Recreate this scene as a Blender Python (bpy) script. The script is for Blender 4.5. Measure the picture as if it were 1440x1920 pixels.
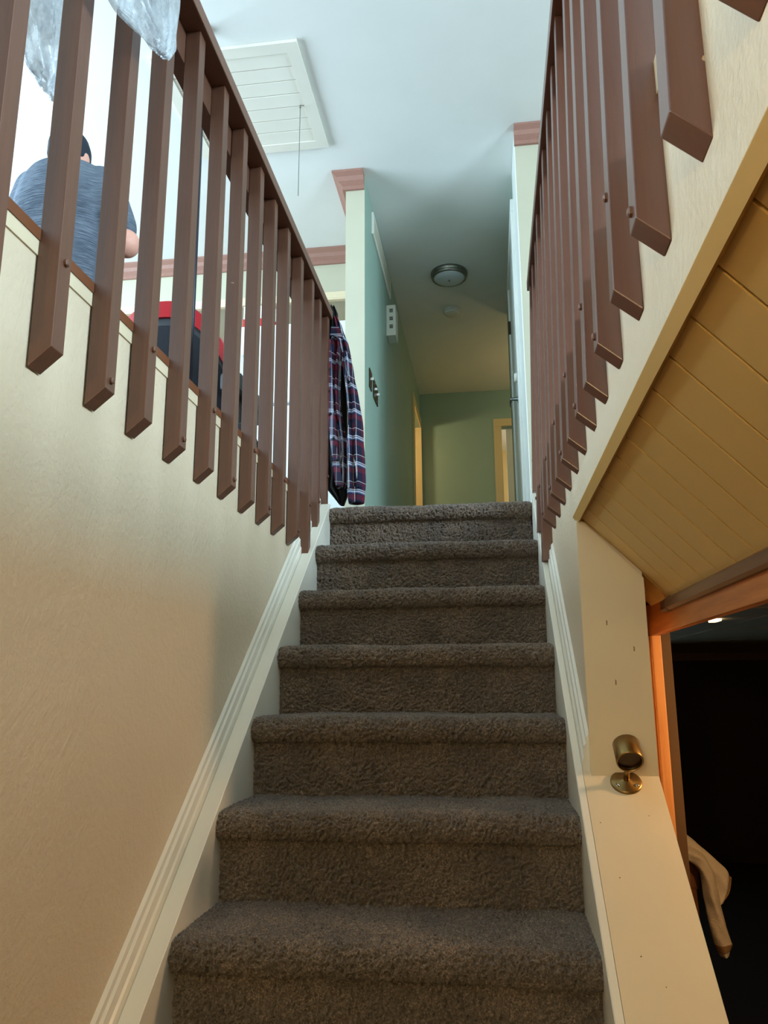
import bpy, bmesh, math, random
from mathutils import Vector, Matrix, noise
random.seed(7)
S = bpy.context.scene
C = S.collection
for o in list(bpy.data.objects): bpy.data.objects.remove(o)

# ---------------------------------------------------------------- camera
def make_camera():
    pitch, yaw, roll, f = 0.2177, 0.1324, -0.0060, 1477.14
    fw = Vector((-math.sin(yaw)*math.cos(pitch), math.cos(yaw)*math.cos(pitch), math.sin(pitch)))
    rt = Vector((math.cos(yaw), math.sin(yaw), 0)); up = rt.cross(fw)
    r2 = rt*math.cos(roll)+up*math.sin(roll); u2 = -rt*math.sin(roll)+up*math.cos(roll)
    cd = bpy.data.cameras.new('camera'); cd.sensor_fit = 'VERTICAL'; cd.sensor_height = 36; cd.lens = f/1920*36
    cd.clip_start = .02
    co = bpy.data.objects.new('camera', cd); C.objects.link(co)
    m = Matrix((r2, u2, -fw)).transposed().to_4x4(); co.matrix_world = m
    S.camera = co
make_camera()

# ---------------------------------------------------------------- world, daylight, exposure
S.view_settings.view_transform = 'Standard'; S.view_settings.look = 'None'
S.view_settings.gamma = 1; S.view_settings.use_curve_mapping = False
S.view_settings.exposure = 0.85
W = bpy.data.worlds.new('sky'); S.world = W; W.use_nodes = True
W.node_tree.nodes['Background'].inputs[0].default_value = (.55, .8, 1, 1)
W.node_tree.nodes['Background'].inputs[1].default_value = .8
def area(name, loc, direction, sx, sy, power, col, spread=180):
    d = bpy.data.lights.new(name, 'AREA'); d.shape = 'RECTANGLE'; d.size = sx; d.size_y = sy
    d.energy = power; d.color = col; d.spread = math.radians(spread)
    o = bpy.data.objects.new(name, d); C.objects.link(o); o.location = loc
    o.rotation_euler = Vector(direction).to_track_quat('-Z', 'Y').to_euler(); return o
SKY = (.64, .85, 1.0)
area('window_daylight', (-4.22, 2.4, 1.95), (1, 0, 0), 3.6, 1.5, 175, SKY)        # daylight through window_1 (living room)
area('window_daylight_rear', (-2.2, -2.92, 1.95), (0, 1, 0), 2.4, 1.4, 22, SKY)   # daylight through window_2
area('window_daylight_side', (3.42, .2, 1.95), (-1, 0, 0), 2.0, 1.3, 190, SKY)    # daylight through window_3

# ---------------------------------------------------------------- materials
def lin(c):
    out = []
    for v in c:
        v /= 255.0
        out.append(v/12.92 if v <= .04045 else ((v+.055)/1.055)**2.4)
    return (*out, 1)
MATS = {}
class NT:
    def __init__(s, name):
        s.m = bpy.data.materials.new(name); s.m.use_nodes = True; s.t = s.m.node_tree
        s.b = s.t.nodes['Principled BSDF']; MATS[name] = s.m
    def n(s, typ, **kw):
        x = s.t.nodes.new(typ)
        for k, v in kw.items(): setattr(x, k, v)
        return x
    def l(s, a, b): s.t.links.new(a, b)
    def coords(s, scale=(1, 1, 1), kind='Object', rot=(0, 0, 0)):
        tc = s.n('ShaderNodeTexCoord'); mp = s.n('ShaderNodeMapping'); mp.inputs['Scale'].default_value = scale
        mp.inputs['Rotation'].default_value = rot
        s.l(tc.outputs[kind], mp.inputs[0]); return mp.outputs[0]
    def noise(s, vec, scale, detail=3, rough=.5):
        x = s.n('ShaderNodeTexNoise'); x.inputs['Scale'].default_value = scale; x.inputs['Detail'].default_value = detail
        x.inputs['Roughness'].default_value = rough
        if vec: s.l(vec, x.inputs['Vector'])
        return x.outputs['Fac']
    def ramp(s, fac, stops):
        r = s.n('ShaderNodeValToRGB'); e = r.color_ramp.elements
        while len(e) < len(stops): e.new(.5)
        for k, (p, c) in enumerate(stops): e[k].position = p; e[k].color = c
        s.l(fac, r.inputs[0]); return r.outputs[0]
    def mix(s, fac, a, b, mode='MIX'):
        x = s.n('ShaderNodeMix', data_type='RGBA', blend_type=mode)
        for sock, v in ((x.inputs[0], fac), (x.inputs[6], a), (x.inputs[7], b)):
            if hasattr(v, 'links'): s.l(v, sock)
            else: sock.default_value = v
        return x.outputs[2]
    def col(s, v):
        if hasattr(v, 'links'): s.l(v, s.b.inputs['Base Color'])
        else: s.b.inputs['Base Color'].default_value = v
    def bump(s, h, strength, dist):
        x = s.n('ShaderNodeBump'); x.inputs['Strength'].default_value = strength; x.inputs['Distance'].default_value = dist
        s.l(h, x.inputs['Height']); s.l(x.outputs[0], s.b.inputs['Normal'])
    def rough(s, r, spec=.5):
        s.b.inputs['Roughness'].default_value = r; s.b.inputs['Specular IOR Level'].default_value = spec

def paint(name, rgb, rough=.55, bump=0, bscale=120, var=.04, bdist=.004, spec=.4):
    t = NT(name); v = t.coords(); n = t.noise(v, 3.0, 4)
    c = lin(rgb); d = tuple(x*(1-var*2) for x in c[:3])+(1,)
    t.col(t.ramp(n, [(.3, d), (.7, c)])); t.rough(rough, spec)
    if bump: t.bump(t.noise(v, bscale, 3, .6), bump, bdist)
    return t
paint('stair_wall', (224, 206, 177), .38, .6, 75, .03, .0034, .5)
paint('white_trim', (232, 228, 214), .32, .05, 60, .03)
paint('cream_trim', (226, 210, 178), .38, .04, 60, .04)
paint('ceiling_paint', (232, 234, 230), .8, .12, 140, .02, .002)
paint('sage_wall', (148, 174, 160), .5, .12, 130, .03, .002)
paint('pale_wall', (190, 186, 164), .55, .12, 130, .03, .002)
paint('tan_wall', (205, 175, 150), .6, .1, 120)
paint('white_door', (225, 228, 222), .35, .03, 40)
paint('warm_casing', (216, 196, 148), .4)
paint('soffit_cream', (206, 166, 98), .45, .06, 90, .06)
paint('floor_wood_edge', (120, 72, 44), .4, .05, 80)
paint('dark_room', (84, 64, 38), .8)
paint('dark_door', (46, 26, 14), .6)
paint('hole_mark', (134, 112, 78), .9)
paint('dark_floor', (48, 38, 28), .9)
paint('tile', (205, 190, 155), .9, .2, 60)
paint('black_plastic', (26, 28, 32), .5)
paint('black_fabric', (30, 32, 38), .9, .15, 300)
paint('grey_plastic', (62, 64, 68), .5)
paint('red_vinyl', (176, 24, 34), .45)
paint('white_enamel', (232, 238, 240), .3)
paint('navy_metal', (32, 34, 48), .4)
paint('red_card', (214, 26, 40), .6)
paint('white_card', (238, 236, 232), .6)
paint('white_plastic', (222, 222, 210), .4)
paint('slot_dark', (60, 62, 58), .6)
paint('string', (120, 122, 112), .8)
paint('skin', (226, 168, 148), .5)
paint('denim', (42, 52, 78), .9, .2, 400)
paint('cap_cloth', (40, 48, 60), .9, .15, 300)
paint('black_lining', (18, 17, 18), .95)
paint('carpet_plain', (92, 78, 66), 1, .5, 200)
paint('terry', (226, 208, 178), 1, .9, 260, .08, .004)
paint('terry_band', (150, 116, 74), 1, .4, 260)

def brown(name, rgb, rough, chips, grain=.25, spec=.5):
    t = NT(name); v = t.coords((26, 26, 1.6)); g = t.noise(v, 6, 6, .65)
    c = lin(rgb); d = tuple(x*.86 for x in c[:3])+(1,)
    base = t.ramp(g, [(.35, d), (.62, c)])
    if chips:
        w = t.coords((1, 1, .45), 'Object'); oi = t.n('ShaderNodeObjectInfo'); ad = t.n('ShaderNodeVectorMath', operation='ADD')
        t.l(w, ad.inputs[0]); t.l(oi.outputs['Location'], ad.inputs[1])
        n1 = t.noise(ad.outputs[0], 42, 3, .6); mask = t.ramp(n1, [(chips, (0, 0, 0, 1)), (chips+.012, (1, 1, 1, 1))])
        base = t.mix(mask, base, lin((196, 170, 140)))
    t.col(base); t.rough(rough, spec); t.bump(g, grain, .0015)
brown('brown_paint', (106, 71, 54), .42, .775, .12)
brown('brown_gloss', (104, 64, 48), .30, .745, .06, 1.0)
brown('crown_brown', (158, 116, 102), .45, 0, .1)
def wood(name, a, b, axis, rough=.4):
    t = NT(name); sc = [18, 18, 18]; sc[axis] = 1.2
    g = t.noise(t.coords(tuple(sc)), 3, 6, .6)
    t.col(t.ramp(g, [(.3, lin(a)), (.7, lin(b))])); t.rough(rough, .4); t.bump(g, .15, .001)
wood('orange_wood_y', (150, 84, 40), (196, 120, 62), 1)
wood('orange_wood_z', (196, 132, 76), (220, 158, 100), 2)
wood('dark_moulding', (88, 58, 36), (112, 76, 48), 1)
wood('chair_wood', (96, 56, 28), (140, 84, 44), 2)

def carpet():
    t = NT('carpet'); v = t.coords()
    oi = t.n('ShaderNodeObjectInfo'); ad = t.n('ShaderNodeVectorMath', operation='ADD')
    t.l(v, ad.inputs[0]); sc = t.n('ShaderNodeVectorMath', operation='SCALE'); t.l(oi.outputs['Location'], sc.inputs[0]); sc.inputs['Scale'].default_value = 3.1
    t.l(sc.outputs[0], ad.inputs[1]); w = ad.outputs[0]
    n1 = t.noise(w, 260, 4, .7); n2 = t.noise(w, 9, 3, .5); n3 = t.noise(w, 620, 2, .6)
    fine = t.ramp(n1, [(.33, lin((54, 44, 36))), (.52, lin((122, 104, 88))), (.72, lin((196, 174, 150)))])
    blot = t.ramp(n2, [(.38, (.68, .66, .64, 1)), (.62, (1.05, 1.03, 1, 1))])
    t.col(t.mix(1, fine, blot, 'MULTIPLY')); t.rough(1, .05)
    t.b.inputs['Sheen Weight'].default_value = .35; t.b.inputs['Sheen Roughness'].default_value = .6
    mm = t.n('ShaderNodeMath', operation='ADD'); t.l(n1, mm.inputs[0]); t.l(n3, mm.inputs[1]); t.bump(mm.outputs[0], .85, .005)
carpet()
def heather():
    t = NT('heather_knit'); g = t.noise(t.coords((3, 3, 95)), 5, 5, .7)
    h = t.noise(t.coords(), 5, 3)
    c = t.ramp(g, [(.36, lin((36, 41, 49))), (.5, lin((82, 91, 104))), (.66, lin((136, 146, 158)))])
    t.col(t.mix(.25, c, t.ramp(h, [(.3, lin((60, 70, 84))), (.7, lin((150, 160, 175)))]))); t.rough(.95, .1)
    t.bump(g, .3, .003)
heather()
def plaid(name, gain):
    t = NT(name); tc = t.n('ShaderNodeTexCoord'); sp = t.n('ShaderNodeSeparateXYZ'); t.l(tc.outputs['UV'], sp.inputs[0])
    def bands(sock, freq, off):
        m = t.n('ShaderNodeMath', operation='MULTIPLY_ADD'); m.inputs[1].default_value = freq; m.inputs[2].default_value = off; t.l(sock, m.inputs[0])
        fr = t.n('ShaderNodeMath', operation='FRACT'); t.l(m.outputs[0], fr.inputs[0])
        nv, rd, wh, bl = [tuple(min(1, c*gain+(gain-1)*.02) for c in lin(q)[:3])+(1,) for q in ((22, 26, 48), (92, 26, 40), (214, 214, 222), (70, 98, 140))]
        r = t.n('ShaderNodeValToRGB'); r.color_ramp.interpolation = 'CONSTANT'; e = r.color_ramp.elements
        st = [(0, nv), (.30, rd), (.48, nv), (.52, bl), (.57, wh), (.61, bl), (.65, wh), (.68, nv), (.86, rd), (.9, nv), (.94, wh), (.96, nv)]
        while len(e) < len(st): e.new(.5)
        for k, (p, c) in enumerate(st): e[k].position = p; e[k].color = c
        t.l(fr.outputs[0], r.inputs[0]); return r.outputs[0]
    a = bands(sp.outputs[0], 9.5, .1); b = bands(sp.outputs[1], 9.0, .35)
    t.col(t.mix(.5, a, b)); t.rough(.95, .1); t.bump(t.noise(t.coords(), 300, 2), .2, .002)
plaid('plaid_flannel', 1.4); plaid('plaid_edge', 2.6)
def metal(name, rgb, rough):
    t = NT(name); n = t.noise(t.coords(), 30, 4); c = lin(rgb); t.col(t.ramp(n, [(.3, tuple(x*.75 for x in c[:3])+(1,)), (.7, c)]))
    t.b.inputs['Metallic'].default_value = 1; t.rough(rough)
metal('aged_brass', (158, 128, 78), .34); metal('bronze_plate', (74, 62, 52), .3); metal('nickel', (150, 150, 145), .3); metal('chrome', (205, 205, 205), .15)
metal('lamp_rim', (150, 150, 142), .35)
def poly():
    t = NT('clear_plastic'); v = t.coords(); n = t.noise(v, 22, 4)
    t.col(lin((205, 214, 220))); t.rough(.22, .6); t.l(t.ramp(t.noise(t.coords((1, 1, .4)), 30, 4, .6), [(.35, (.28, .28, .28, 1)), (.65, (.85, .85, .85, 1))]), t.b.inputs['Alpha'])
    t.b.inputs['Transmission Weight'].default_value = .15; t.bump(n, .7, .012)
poly()
def glass():
    t = NT('frosted_glass'); t.col(lin((196, 206, 210))); t.rough(.3); t.bump(t.noise(t.coords(), 20), .05, .002)
glass()
def lampglow(name, rgb, e):
    t = NT(name); t.col(lin(rgb)); n = t.noise(t.coords(), 4); t.b.inputs['Emission Color'].default_value = lin(rgb); t.b.inputs['Emission Strength'].default_value = e
lampglow('lit_globe', (255, 214, 150), 6)
lampglow('lit_tube', (255, 226, 170), 5)

# ---------------------------------------------------------------- mesh helpers
def link(name, me, mat, parent=None, smooth=False):
    o = bpy.data.objects.new(name, me); C.objects.link(o)
    if mat and not me.materials: me.materials.append(MATS[mat])
    if smooth:
        for p in me.polygons: p.use_smooth = True
    if parent: o.parent = parent
    return o
def fin(name, bm, mat, parent=None, smooth=False, recalc=True):
    if recalc: bmesh.ops.recalc_face_normals(bm, faces=bm.faces)
    me = bpy.data.meshes.new(name); bm.to_mesh(me); bm.free()
    return link(name, me, mat, parent, smooth)
def hexa(bm, pts, bev=0):
    """pts: 4 bottom + 4 top, same winding"""
    v = [bm.verts.new(p) for p in pts]
    fs = [(0, 3, 2, 1), (4, 5, 6, 7), (0, 1, 5, 4), (1, 2, 6, 5), (2, 3, 7, 6), (3, 0, 4, 7)]
    faces = [bm.faces.new([v[i] for i in f]) for f in fs]
    if bev:
        es = list({e for f in faces for e in f.edges}); bmesh.ops.bevel(bm, geom=es, offset=bev, segments=2, profile=.6, affect='EDGES')
def boxbm(bm, a, b, bev=0):
    x0, y0, z0 = a; x1, y1, z1 = b
    hexa(bm, [(x0, y0, z0), (x1, y0, z0), (x1, y1, z0), (x0, y1, z0), (x0, y0, z1), (x1, y0, z1), (x1, y1, z1), (x0, y1, z1)], bev)
def box(name, a, b, mat, parent=None, bev=0):
    bm = bmesh.new(); boxbm(bm, a, b, bev); return fin(name, bm, mat, parent)
def prism(name, poly, d0, d1, mat, parent=None):
    """polygon list of 3D points, translated by d0 and d1"""
    bm = bmesh.new(); d0 = Vector(d0); d1 = Vector(d1)
    A = [bm.verts.new(Vector(p)+d0) for p in poly]; B = [bm.verts.new(Vector(p)+d1) for p in poly]
    bm.faces.new(A); bm.faces.new(B[::-1]); n = len(A)
    for i in range(n): bm.faces.new((A[i], A[(i+1) % n], B[(i+1) % n], B[i]))
    return fin(name, bm, mat, parent)
def lathebm(bm, prof, n=32, frame=None):
    """prof [(r,h)] about local Z; frame Matrix"""
    rows = []
    for r, h in prof:
        row = []
        for k in range(n):
            a = 2*math.pi*k/n; p = Vector((r*math.cos(a), r*math.sin(a), h))
            if frame: p = frame @ p
            row.append(bm.verts.new(p))
        rows.append(row)
    for i in range(len(rows)-1):
        for k in range(n): bm.faces.new((rows[i][k], rows[i][(k+1) % n], rows[i+1][(k+1) % n], rows[i+1][k]))
    if prof[0][0] > 1e-6: bm.faces.new(rows[0][::-1])
    if prof[-1][0] > 1e-6: bm.faces.new(rows[-1])
    bmesh.ops.remove_doubles(bm, verts=bm.verts, dist=1e-6)
def lathe(name, prof, mat, parent=None, n=32, frame=None, smooth=True):
    bm = bmesh.new(); lathebm(bm, prof, n, frame); o = fin(name, bm, mat, parent, smooth)
    return o
def loftbm(bm, rings, close=True, caps=True):
    rows = [[bm.verts.new(p) for p in r] for r in rings]; n = len(rows[0])
    for i in range(len(rows)-1):
        for k in range(n if close else n-1):
            bm.faces.new((rows[i][k], rows[i][(k+1) % n], rows[i+1][(k+1) % n], rows[i+1][k]))
    if caps and close: bm.faces.new(rows[0][::-1]); bm.faces.new(rows[-1])
    return rows
def tubebm(bm, pts, radii, n=10):
    pts = [Vector(p) for p in pts]
    if not hasattr(radii, '__len__'): radii = [radii]*len(pts)
    rings = []; up = Vector((.13, .31, .94))
    for i, p in enumerate(pts):
        d = (pts[min(i+1, len(pts)-1)]-pts[max(i-1, 0)]).normalized()
        a = d.cross(up).normalized() if abs(d.dot(up)) < .97 else d.cross(Vector((1, 0, 0))).normalized()
        b = d.cross(a).normalized(); r = radii[i]
        rings.append([p+(a*math.cos(t)+b*math.sin(t))*r for t in [2*math.pi*k/n for k in range(n)]])
    loftbm(bm, rings)
def tube(name, pts, radii, mat, parent=None, n=10):
    bm = bmesh.new(); tubebm(bm, pts, radii, n); return fin(name, bm, mat, parent, True)
def empty(name, loc=(0, 0, 0)):
    o = bpy.data.objects.new(name, None); C.objects.link(o); o.empty_display_size = .1
    return o            # parts carry world coordinates, so the root stays at the origin unless moved
def tag(o, label, cat, group=None):
    o['label'] = label; o['category'] = cat
    if group: o['group'] = group
    return o
def struct(o, label=None):
    o['kind'] = 'structure'
    if label: o['label'] = label
    return o
def kid(o, root):       # parent keeping world coordinates
    o.parent = root; o.matrix_parent_inverse = Matrix.Translation(-root.location); return o

# ---------------------------------------------------------------- dimensions (camera eye = origin, metres)
RISE, RUN = .19, .2363
Y0, Z0 = 1.5283, -.513           # front-bottom line of the lowest nosing in view
SL = RISE/RUN
ZF = .682                        # upper floor
ZC = 3.05                        # upper ceiling
ZB = Z0-7*RISE+.058              # lower floor
XL, XR = -.608, .1714            # carpet edges
WL, WR = -.662, .205             # stairwell wall faces
YT = Y0+6*RUN                    # nosing of the upper floor
CL, CR = -1.683, -1.652          # skirt tops: z = c + SL*y

# ---------------------------------------------------------------- structure, upper storey
def slab(name, a, b, mat, label=None): return struct(box(name, a, b, mat), label)
slab('floor_upper', (-4.3, -3, .45), (-.70, YT+.06, ZF), 'carpet_plain')
slab('floor_landing', (-4.3, YT+.06, .45), (3.5, 11, ZF-.002), 'carpet_plain')
slab('floor_side', (.25, -3, .46), (3.5, YT+.02, ZF), 'carpet_plain')
slab('floor_rear', (-.70, -3, .45), (.25, -.75, ZF), 'carpet_plain')
slab('ceiling', (-4.3, -3, ZC), (3.5, 11, ZC+.1), 'ceiling_paint')
def wall_with_window(name, axis, at, thick, lo, hi, z0, z1, w0, w1, wz0, wz1, mat, win):
    bm = bmesh.new()
    def b(u0, u1, za, zb):
        if axis == 'x': boxbm(bm, (at, u0, za), (at+thick, u1, zb))
        else: boxbm(bm, (u0, at, za), (u1, at+thick, zb))
    b(lo, w0, z0, z1); b(w1, hi, z0, z1); b(w0, w1, z0, wz0); b(w0, w1, wz1, z1)
    struct(fin(name, bm, mat))
    root = struct(empty(win)); 
    bm = bmesh.new(); e = .05
    def f(u0, u1, za, zb):
        if axis == 'x': boxbm(bm, (at+.02, u0, za), (at+thick-.02, u1, zb))
        else: boxbm(bm, (u0, at+.02, za), (u1, at+thick-.02, zb))
    f(w0, w0+e, wz0, wz1); f(w1-e, w1, wz0, wz1); f(w0+e, w1-e, wz0, wz0+e); f(w0+e, w1-e, wz1-e, wz1); m = (w0+w1)/2; f(m-e/2, m+e/2, wz0+e, wz1-e)
    fin('window_frame', bm, 'white_trim', root)
wall_with_window('wall_left_upper', 'x', -4.4, .1, -3, 11, ZF, ZC, .6, 4.2, 1.2, 2.7, 'pale_wall', 'window_1')
wall_with_window('wall_rear_upper', 'y', -3.1, .1, -4.3, 3.5, ZF, ZC, -3.4, -1.0, 1.25, 2.65, 'pale_wall', 'window_2')
wall_with_window('wall_right_upper', 'x', 3.5, .1, -3, 11, ZF, ZC, -.8, 1.2, 1.3, 2.6, 'pale_wall', 'window_3')
# wall that ends as a column between living room and hall; its hall side is sage, its end and room side pale
slab('wall_hall_left', (-.70, 4.215, ZF), (-.668, 7.17, ZC), 'sage_wall')
slab('wall_hall_left_core', (-.782, 4.21, ZF), (-.699, 7.17, ZC), 'pale_wall')
slab('wall_hall_left_head', (-.782, 7.17, 2.66), (-.668, 7.9, ZC), 'sage_wall')
slab('wall_hall_left_stub', (-.782, 7.9, ZF), (-.668, 8.0, ZC), 'sage_wall')
struct(box('wall_column_end', (-.783, 4.205, ZF), (-.6675, 4.2155, ZC), 'pale_wall'))
# hall end wall with the doorway at its right
slab('wall_hall_end', (-.70, 7.95, ZF), (.18, 8.05, ZC), 'sage_wall')
slab('wall_hall_end_head', (.18, 7.95, 2.645), (1.02, 8.05, ZC), 'sage_wall')
slab('wall_hall_end_side', (1.02, 7.95, ZF), (1.6, 8.05, ZC), 'sage_wall')
# right of the hall
slab('wall_hall_right', (.228, 3.95, ZF), (.30, 6.2, ZC), 'sage_wall')
struct(box('trim_13', (.2235, 3.9395, ZF), (.2285, 4.33, ZC-.002), 'white_door'))
struct(box('wall_landing_right', (.225, 3.94, ZF), (3.5, 3.955, ZC), 'pale_wall'))
slab('wall_hall_right_return', (.30, 6.1, ZF), (1.6, 6.2, ZC), 'sage_wall')
slab('wall_hall_right_far', (1.5, 6.2, ZF), (1.6, 7.95, ZC), 'sage_wall')
# rooms beyond the two hall doors
slab('wall_bedroom_back', (-3.2, 8.0, ZF), (-.70, 8.1, ZC), 'warm_casing')
slab('wall_bedroom_side', (-3.3, 5.85, ZF), (-3.2, 8.1, ZC), 'warm_casing')
slab('wall_end_room', (-.2, 10.2, ZF), (2.2, 10.3, ZC), 'warm_casing')
slab('wall_end_room_side', (2.2, 8.05, ZF), (2.3, 10.3, ZC), 'warm_casing')
# kitchen: soffit over the refrigerator and the wall behind it
slab('wall_kitchen_soffit', (-4.3, 5.03, 2.70), (-.783, 5.75, ZC), 'pale_wall')
slab('wall_kitchen_back', (-4.3, 5.75, ZF), (-.783, 5.85, ZC), 'tan_wall')
def crown(name, pts, mat='crown_brown', size=.1):
    """crown moulding along polyline pts at ceiling; each pt (x,y), profile offset given by normal list"""
    prof = [(0, 0), (size*.75, 0), (size*.75, -size*.12), (size*.5, -size*.3), (size*.42, -size*.55), (size*.18, -size*.75), (size*.18, -size), (0, -size)]
    bm = bmesh.new(); rings = []
    for (x, y), (nx, ny) in pts: rings.append([(x+nx*u, y+ny*u, ZC+w-.001) for u, w in prof])
    loftbm(bm, rings); return struct(fin(name, bm, mat))
crown('trim_1', [((-.783, 5.03), (-1, 0)), ((-.783, 4.205), (-1, -1)), ((-.668, 4.205), (0, -1))], size=.1)
crown('trim_2', [((-4.3, 5.03), (0, -1)), ((-.783, 5.03), (0, -1))], size=.1)
crown('trim_3', [((.225, 3.94), (0, -1)), ((3.5, 3.94), (0, -1))], size=.095)
# cornice at the bottom of the kitchen soffit
bm = bmesh.new(); pr = [(0, .075), (.012, .07), (.012, .045), (.02, .04), (.02, .02), (.032, .012), (.032, 0), (0, 0)]
loftbm(bm, [[(x, 5.03-u, 2.66+w) for u, w in pr] for x in (-4.3, -.784)]); struct(fin('trim_4', bm, 'cream_trim'))

# ---------------------------------------------------------------- structure, stairwell
slab('wall_left', (-.80, -2.2, ZB), (WL, YT+.02, .640), 'stair_wall', 'textured cream wall on the left of the carpeted stair')
slab('trim_5', (-.80, -.75, .640), (WL+.003, YT+.02, .664), 'cream_trim')
slab('trim_6', (-.80, -.75, .664), (WL+.005, YT+.02, ZF+.001), 'floor_wood_edge')
slab('wall_right', (WR, 1.828, ZB), (.343, YT+.3, .387), 'stair_wall')
slab('wall_right_band', (WR, -.75, .387), (.30, YT+.02, .640), 'stair_wall')
slab('trim_7', (WR-.002, -.75, .640), (.30, YT+.02, ZF), 'cream_trim')
slab('wall_landing_riser', (-.80, YT+.07, -.2), (.343, YT+.15, .60), 'stair_wall')
# front face of the post at the top of the knee wall, its head cut at 45 degrees
pf = struct(prism('trim_8', [(WR-.001, 1.818, -.19), (.344, 1.818, -.19), (.344, 1.818, .234), (WR-.001, 1.818, .382)], (0, 0, 0), (0, .012, 0), 'cream_trim'), 'cream post face at the head of the sloping knee wall')
for hx, hz in ((.257, .130), (.312, .072), (.268, .000)): prism('nail_mark', [(hx-.0012, 1.8176, hz), (hx+.0012, 1.8176, hz), (hx+.0016, 1.8176, hz+.009), (hx-.001, 1.8176, hz+.012)], (0, 0, 0), (0, .002, 0), 'hole_mark', pf)
# knee wall, capped parallel to the stair
def zc(y): return CR+SL*y
kb = prism('wall_knee', [(.19, -.12, ZB), (.19, 1.826, ZB), (.19, 1.826, zc(1.826)-.02), (.19, -.12, zc(-.12)-.02)], (0, 0, 0), (.150, 0, 0), 'cream_trim'); struct(kb)
prism('cap', [(.1875, -.13, zc(-.13)-.022), (.1875, 1.828, zc(1.828)-.022), (.1875, 1.828, zc(1.828)), (.1875, -.13, zc(-.13))], (0, 0, 0), (.1565, 0, 0), 'cream_trim', kb)
for hx, hy in ((.205, 1.72), (.303, 1.735), (.232, 1.50), (.262, 1.46), (.222, 1.62), (.300, 1.30), (.29, 1.22), (.255, 1.34), (.31, 1.12), (.24, 1.10)):
    M = Matrix((Vector((1, 0, 0)), Vector((0, 1, SL)).normalized(), Vector((0, -SL, 1)).normalized())).transposed().to_4x4(); M.translation = Vector((hx, hy, zc(hy)-.0012))
    r_ = random.uniform(.0011, .0019); lathe('nail_hole', [(0, 0), (r_, 0), (r_*.8, .0015), (0, .0015)], 'hole_mark', kb, 8, M)
def slope_extrude(name, prof, y0, y1, mat):
    bm = bmesh.new(); rings = []
    for y in (y0, y1): rings.append([(x, y, w+SL*y) for x, w in prof])
    loftbm(bm, rings); return struct(fin(name, bm, mat))
ml = [(-.6465, -.002), (-.6465, .020), (-.650, .026), (-.6505, .050), (-.655, .056), (-.656, .068), (-.6625, .076)]
slope_extrude('trim_9', [(XL, CL-.36), (XL, CL-.002), (XL-.002, CL), (-.6445, CL), (-.6455, CL-.004)]+[(x, CL+w) for x, w in ml]+[(-.664, CL+.05), (-.664, CL-.36)], -.2, YT+.02, 'white_trim')['label'] = 'white skirt board with moulded top along the left wall'
mr = [(.1885, -.002), (.1885, .020), (.192, .026), (.1925, .05), (.1975, .056), (.1985, .068), (.2055, .076)]
slope_extrude('trim_10', [(XR, CR-.36), (XR, CR-.002), (XR+.002, CR), (.1865, CR), (.1875, CR-.004), (.1875, CR-.36)], -.2, YT+.02, 'white_trim')['label'] = 'white skirt board along the right of the stair'
slope_extrude('trim_11', [(.187, CR-.3), (.187, CR)]+[(x, CR+w) for x, w in mr]+[(.207, CR-.3)], 1.83, YT+.02, 'white_trim')

# ---------------------------------------------------------------- sloped plank soffit and wood header on the right
def soff(u, y): return Vector((WR+u*.70711, y, .387-u*.70711))       # u runs down the slope
soffit = struct(empty('ceiling_soffit'), 'cream painted plank soffit sloping down at the right of the stair')
edge = prism('edge_board', [soff(-.004, -.75), soff(.018, -.75), soff(.018, -.75)-Vector((.009, 0, .009)), soff(-.004, -.75)-Vector((.004, 0, .009))], (0, 0, 0), (0, 2.585, 0), 'soffit_cream', soffit)
plank_me = None
for k in range(-13, 14):
    ya = .588+.1022*k; sk = .028
    if plank_me is None:
        bm = bmesh.new(); nrm = Vector((.70711, 0, .70711))
        def pp(u, dy, d): 
            q = soff(u, dy+u/.27*sk)+nrm*d; return q
        hexa(bm, [pp(.012, .0024, 0), pp(.285, .0024, 0), pp(.285, .0998, 0), pp(.012, .0998, 0), pp(.012, .0024, .012), pp(.285, .0024, .012), pp(.285, .0998, .012), pp(.012, .0998, .012)], .0012)
        o = fin('plank', bm, 'soffit_cream', soffit); plank_me = o.data
    else: o = link('plank', plank_me, None, soffit)
    o.location = (0, ya, 0)
    if ya > 1.9: o.hide_render = False
struct(prism('wall_soffit_backing', [soff(.0, -.75)+Vector((.010, 0, .010)), soff(.29, -.75)+Vector((.010, 0, .010)), soff(.29, -.75)+Vector((.010, 0, .2)), soff(0, -.75)+Vector((.010, 0, .10))], (0, 0, 0), (0, 3.0, 0), 'floor_wood_edge'))
header = struct(empty('trim_12'), 'reddish wood header over the opening at the right')
kid(box('header_board', (.400, -.75, .120), (.421, 2.14, .20), 'orange_wood_y', None, .002), header)
kid(prism('header_moulding', [(.386, -.75, .166), (.392, -.75, .161), (.400, -.75, .161), (.401, -.75, .194), (.386, -.75, .183)], (0, 0, 0), (0, 2.565, 0), 'dark_moulding'), header)
kid(prism('moulding_end', [(.385, 1.818, .165), (.391, 1.818, .160), (.400, 1.818, .160), (.401, 1.818, .195), (.385, 1.818, .184)], (0, 0, 0), (0, .05, 0), 'dark_moulding'), header)
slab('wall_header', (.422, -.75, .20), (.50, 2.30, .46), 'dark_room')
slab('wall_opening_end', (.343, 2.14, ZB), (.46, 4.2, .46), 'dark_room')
jamb = struct(empty('door_1'), 'orange wood jamb of the opening to the dark room')
kid(box('jamb', (.398, 2.06, ZB), (.42, 2.14, .120), 'orange_wood_z', None, .0015), jamb)
kid(box('stop_strip', (.386, 2.085, ZB), (.397, 2.14, .120), 'orange_wood_z', None, .001), jamb)

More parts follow.
